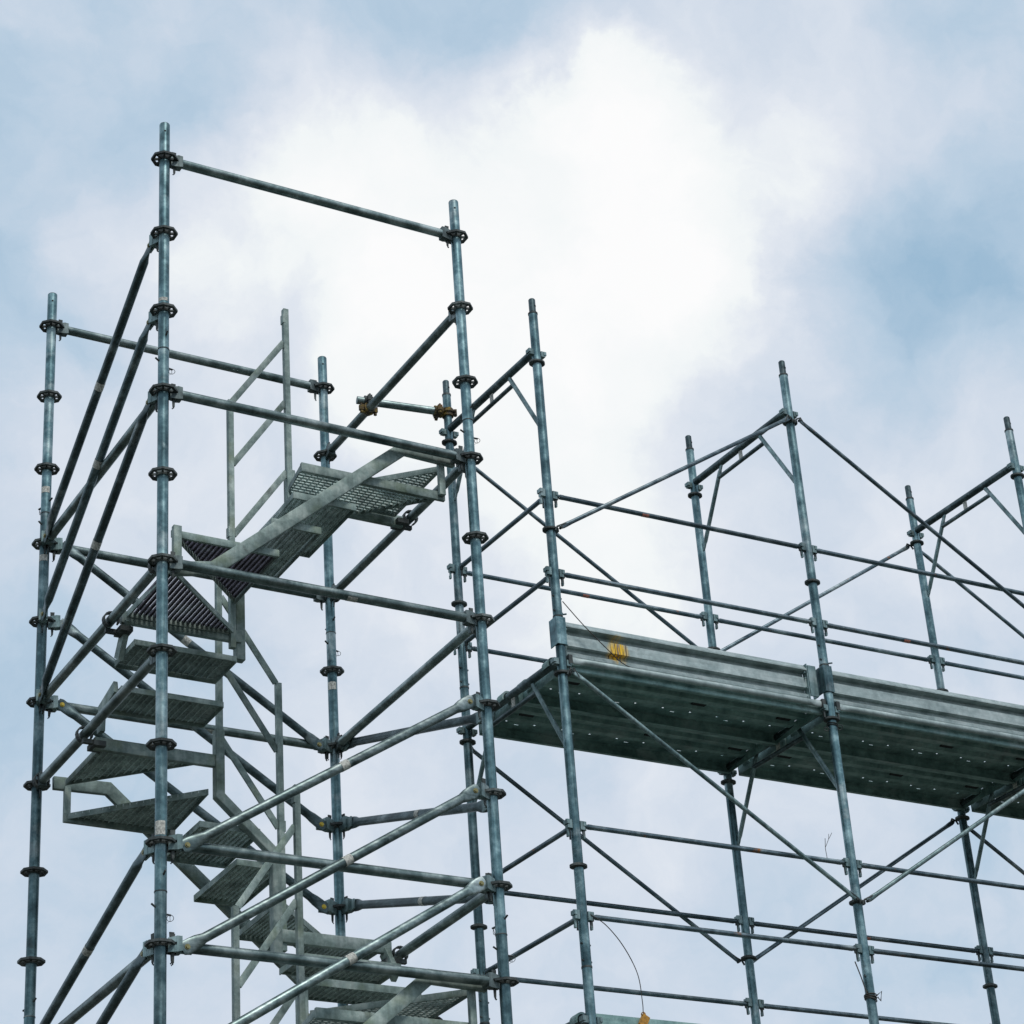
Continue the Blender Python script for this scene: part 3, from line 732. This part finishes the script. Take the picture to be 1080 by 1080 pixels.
# ------------------------------------------------------------------ sky and light
SUN_EL, SUN_AZ = math.radians(52), math.radians(150)          # azimuth clockwise from +Y
w = bpy.data.worlds.new('World'); scene.world = w; w.use_nodes = True
nt = w.node_tree; nt.nodes.clear()
out = N(nt, 'ShaderNodeOutputWorld'); bg = N(nt, 'ShaderNodeBackground'); bg.inputs['Strength'].default_value = .1
nt.links.new(bg.outputs[0], out.inputs[0])
sky = N(nt, 'ShaderNodeTexSky'); sky.sky_type = 'NISHITA'; sky.sun_disc = False; sky.sun_elevation = SUN_EL; sky.sun_rotation = SUN_AZ; sky.dust_density = 2
tc = N(nt, 'ShaderNodeTexCoord')
def px_dir(x, y): return (fw + rt*((x-540)/F_PX) + up*((540-y)/F_PX)).normalized()
# wisps displace the cloud banks
wn = N(nt, 'ShaderNodeTexNoise'); nt.links.new(tc.outputs['Generated'], wn.inputs['Vector']); wn.inputs['Scale'].default_value = 11; wn.inputs['Detail'].default_value = 8; wn.inputs['Roughness'].default_value = .6
sb = N(nt, 'ShaderNodeVectorMath', operation='SUBTRACT'); nt.links.new(wn.outputs['Color'], sb.inputs[0]); sb.inputs[1].default_value = (.5, .5, .5)
sc = N(nt, 'ShaderNodeVectorMath', operation='MULTIPLY_ADD'); nt.links.new(sb.outputs[0], sc.inputs[0]); sc.inputs[1].default_value = (.085, .085, .085); nt.links.new(tc.outputs['Generated'], sc.inputs[2])
nm_ = N(nt, 'ShaderNodeVectorMath', operation='NORMALIZE'); nt.links.new(sc.outputs[0], nm_.inputs[0]); D = nm_.outputs[0]
def lobe(x, y, rpx, wgt, acc):
    d = px_dir(x, y); s = N(nt, 'ShaderNodeVectorMath', operation='DISTANCE'); nt.links.new(D, s.inputs[0]); s.inputs[1].default_value = d
    r = N(nt, 'ShaderNodeMapRange', interpolation_type='SMOOTHERSTEP'); nt.links.new(s.outputs['Value'], r.inputs[0])
    r.inputs[1].default_value = rpx/F_PX; r.inputs[2].default_value = 0; r.inputs[3].default_value = 0; r.inputs[4].default_value = wgt
    a = N(nt, 'ShaderNodeMath', operation='ADD'); nt.links.new(r.outputs[0], a.inputs[0])
    if acc is None: a.inputs[1].default_value = .37
    else: nt.links.new(acc, a.inputs[1])
    return a.outputs[0]
acc = None
for L_ in ((560, 240, 440, .46), (400, 230, 260, .22), (330, 130, 160, .16), (250, 270, 160, .20), (640, 85, 110, .24), (740, 170, 260, .24), (620, 450, 380, .26), (300, 560, 380, .12), (700, 600, 400, .10), (430, 430, 240, .10), (150, 285, 130, .14), (30, 340, 120, -.10), (760, 330, 120, .12),
           (960, 300, 240, -.17), (870, 260, 100, -.10), (50, 345, 170, -.10), (60, 90, 240, -.06), (450, 50, 190, -.26), (930, 60, 160, .06), (300, 180, 110, .16), (690, 130, 120, .14), (820, 130, 120, .12), (720, 300, 120, .12), (420, 330, 140, .12), (100, 190, 120, .10), (1000, 500, 220, .20), (930, 150, 150, .10), (1010, 250, 140, -.10), (160, 480, 240, .10), (880, 830, 180, .14), (620, 640, 240, .14), (120, 255, 110, .16),
           (300, 1000, 320, .06), (1050, 150, 120, .10), (560, 880, 160, -.04), (30, 700, 180, -.05), (930, 230, 110, -.10), (640, 20, 120, -.06), (200, 40, 200, -.08), (560, -30, 150, -.14), (1010, 330, 190, -.12), (830, 320, 90, -.08), (520, 880, 520, .10), (640, 40, 90, -.06)):
    acc = lobe(*L_, acc)
fn = N(nt, 'ShaderNodeTexNoise'); nt.links.new(D, fn.inputs['Vector']); fn.inputs['Scale'].default_value = 15; fn.inputs['Detail'].default_value = 9; fn.inputs['Roughness'].default_value = .58
f1 = N(nt, 'ShaderNodeMath', operation='MULTIPLY_ADD', i_1=.85, i_2=-.425); nt.links.new(fn.outputs[0], f1.inputs[0])
f0 = N(nt, 'ShaderNodeMath', operation='ADD'); nt.links.new(acc, f0.inputs[0]); nt.links.new(f1.outputs[0], f0.inputs[1])
f2 = N(nt, 'ShaderNodeMath', operation='MULTIPLY', i_1=.69); nt.links.new(f0.outputs[0], f2.inputs[0])
def s2l(c): return tuple(((x/255)/12.92 if x/255 <= .04045 else ((x/255+.055)/1.055)**2.4)*10 for x in c)
cr = ramp(nt, f2.outputs[0], [(0, (0, 0, 0)), (.3, (.25, .25, .25)), (.55, (.6, .6, .6)), (1, (1, 1, 1))])
ms = N(nt, 'ShaderNodeMapRange'); nt.links.new(f2.outputs[0], ms.inputs[0])
# ramp colours are stored as 0..1 and multiplied by 10 to meet the 0.1 background strength
stops = [(0, (156, 188, 213)), (.18, (186, 207, 226)), (.32, (209, 220, 234)), (.46, (227, 233, 242)), (.58, (245, 249, 250)), (.78, (255, 255, 255))]
cr = ramp(nt, f2.outputs[0], [(p, tuple(x/10 for x in s2l(c))) for p, c in stops])
sk = N(nt, 'ShaderNodeVectorMath', operation='SCALE'); nt.links.new(cr, sk.inputs[0]); sk.inputs['Scale'].default_value = 10
mx = mix(nt, .97, (0, 0, 0), sk.outputs[0])
mxn = mx.node; nt.links.new(sky.outputs[0], mxn.inputs[6])
nt.links.new(mx, bg.inputs[0])

sun = bpy.data.lights.new('sun', 'SUN'); sun.energy = 1.5; sun.angle = math.radians(10); sun.color = (1, .97, .92)
so = bpy.data.objects.new('sun', sun); COL.objects.link(so)
sd = Vector((math.sin(SUN_AZ)*math.cos(SUN_EL), math.cos(SUN_AZ)*math.cos(SUN_EL), math.sin(SUN_EL)))
so.rotation_euler = (-sd).to_track_quat('-Z', 'Y').to_euler(); so.location = (0, 0, 30)
vs = scene.view_settings; vs.view_transform = 'Standard'; vs.look = 'None'; vs.gamma = 1; vs.exposure = 0; vs.use_curve_mapping = False
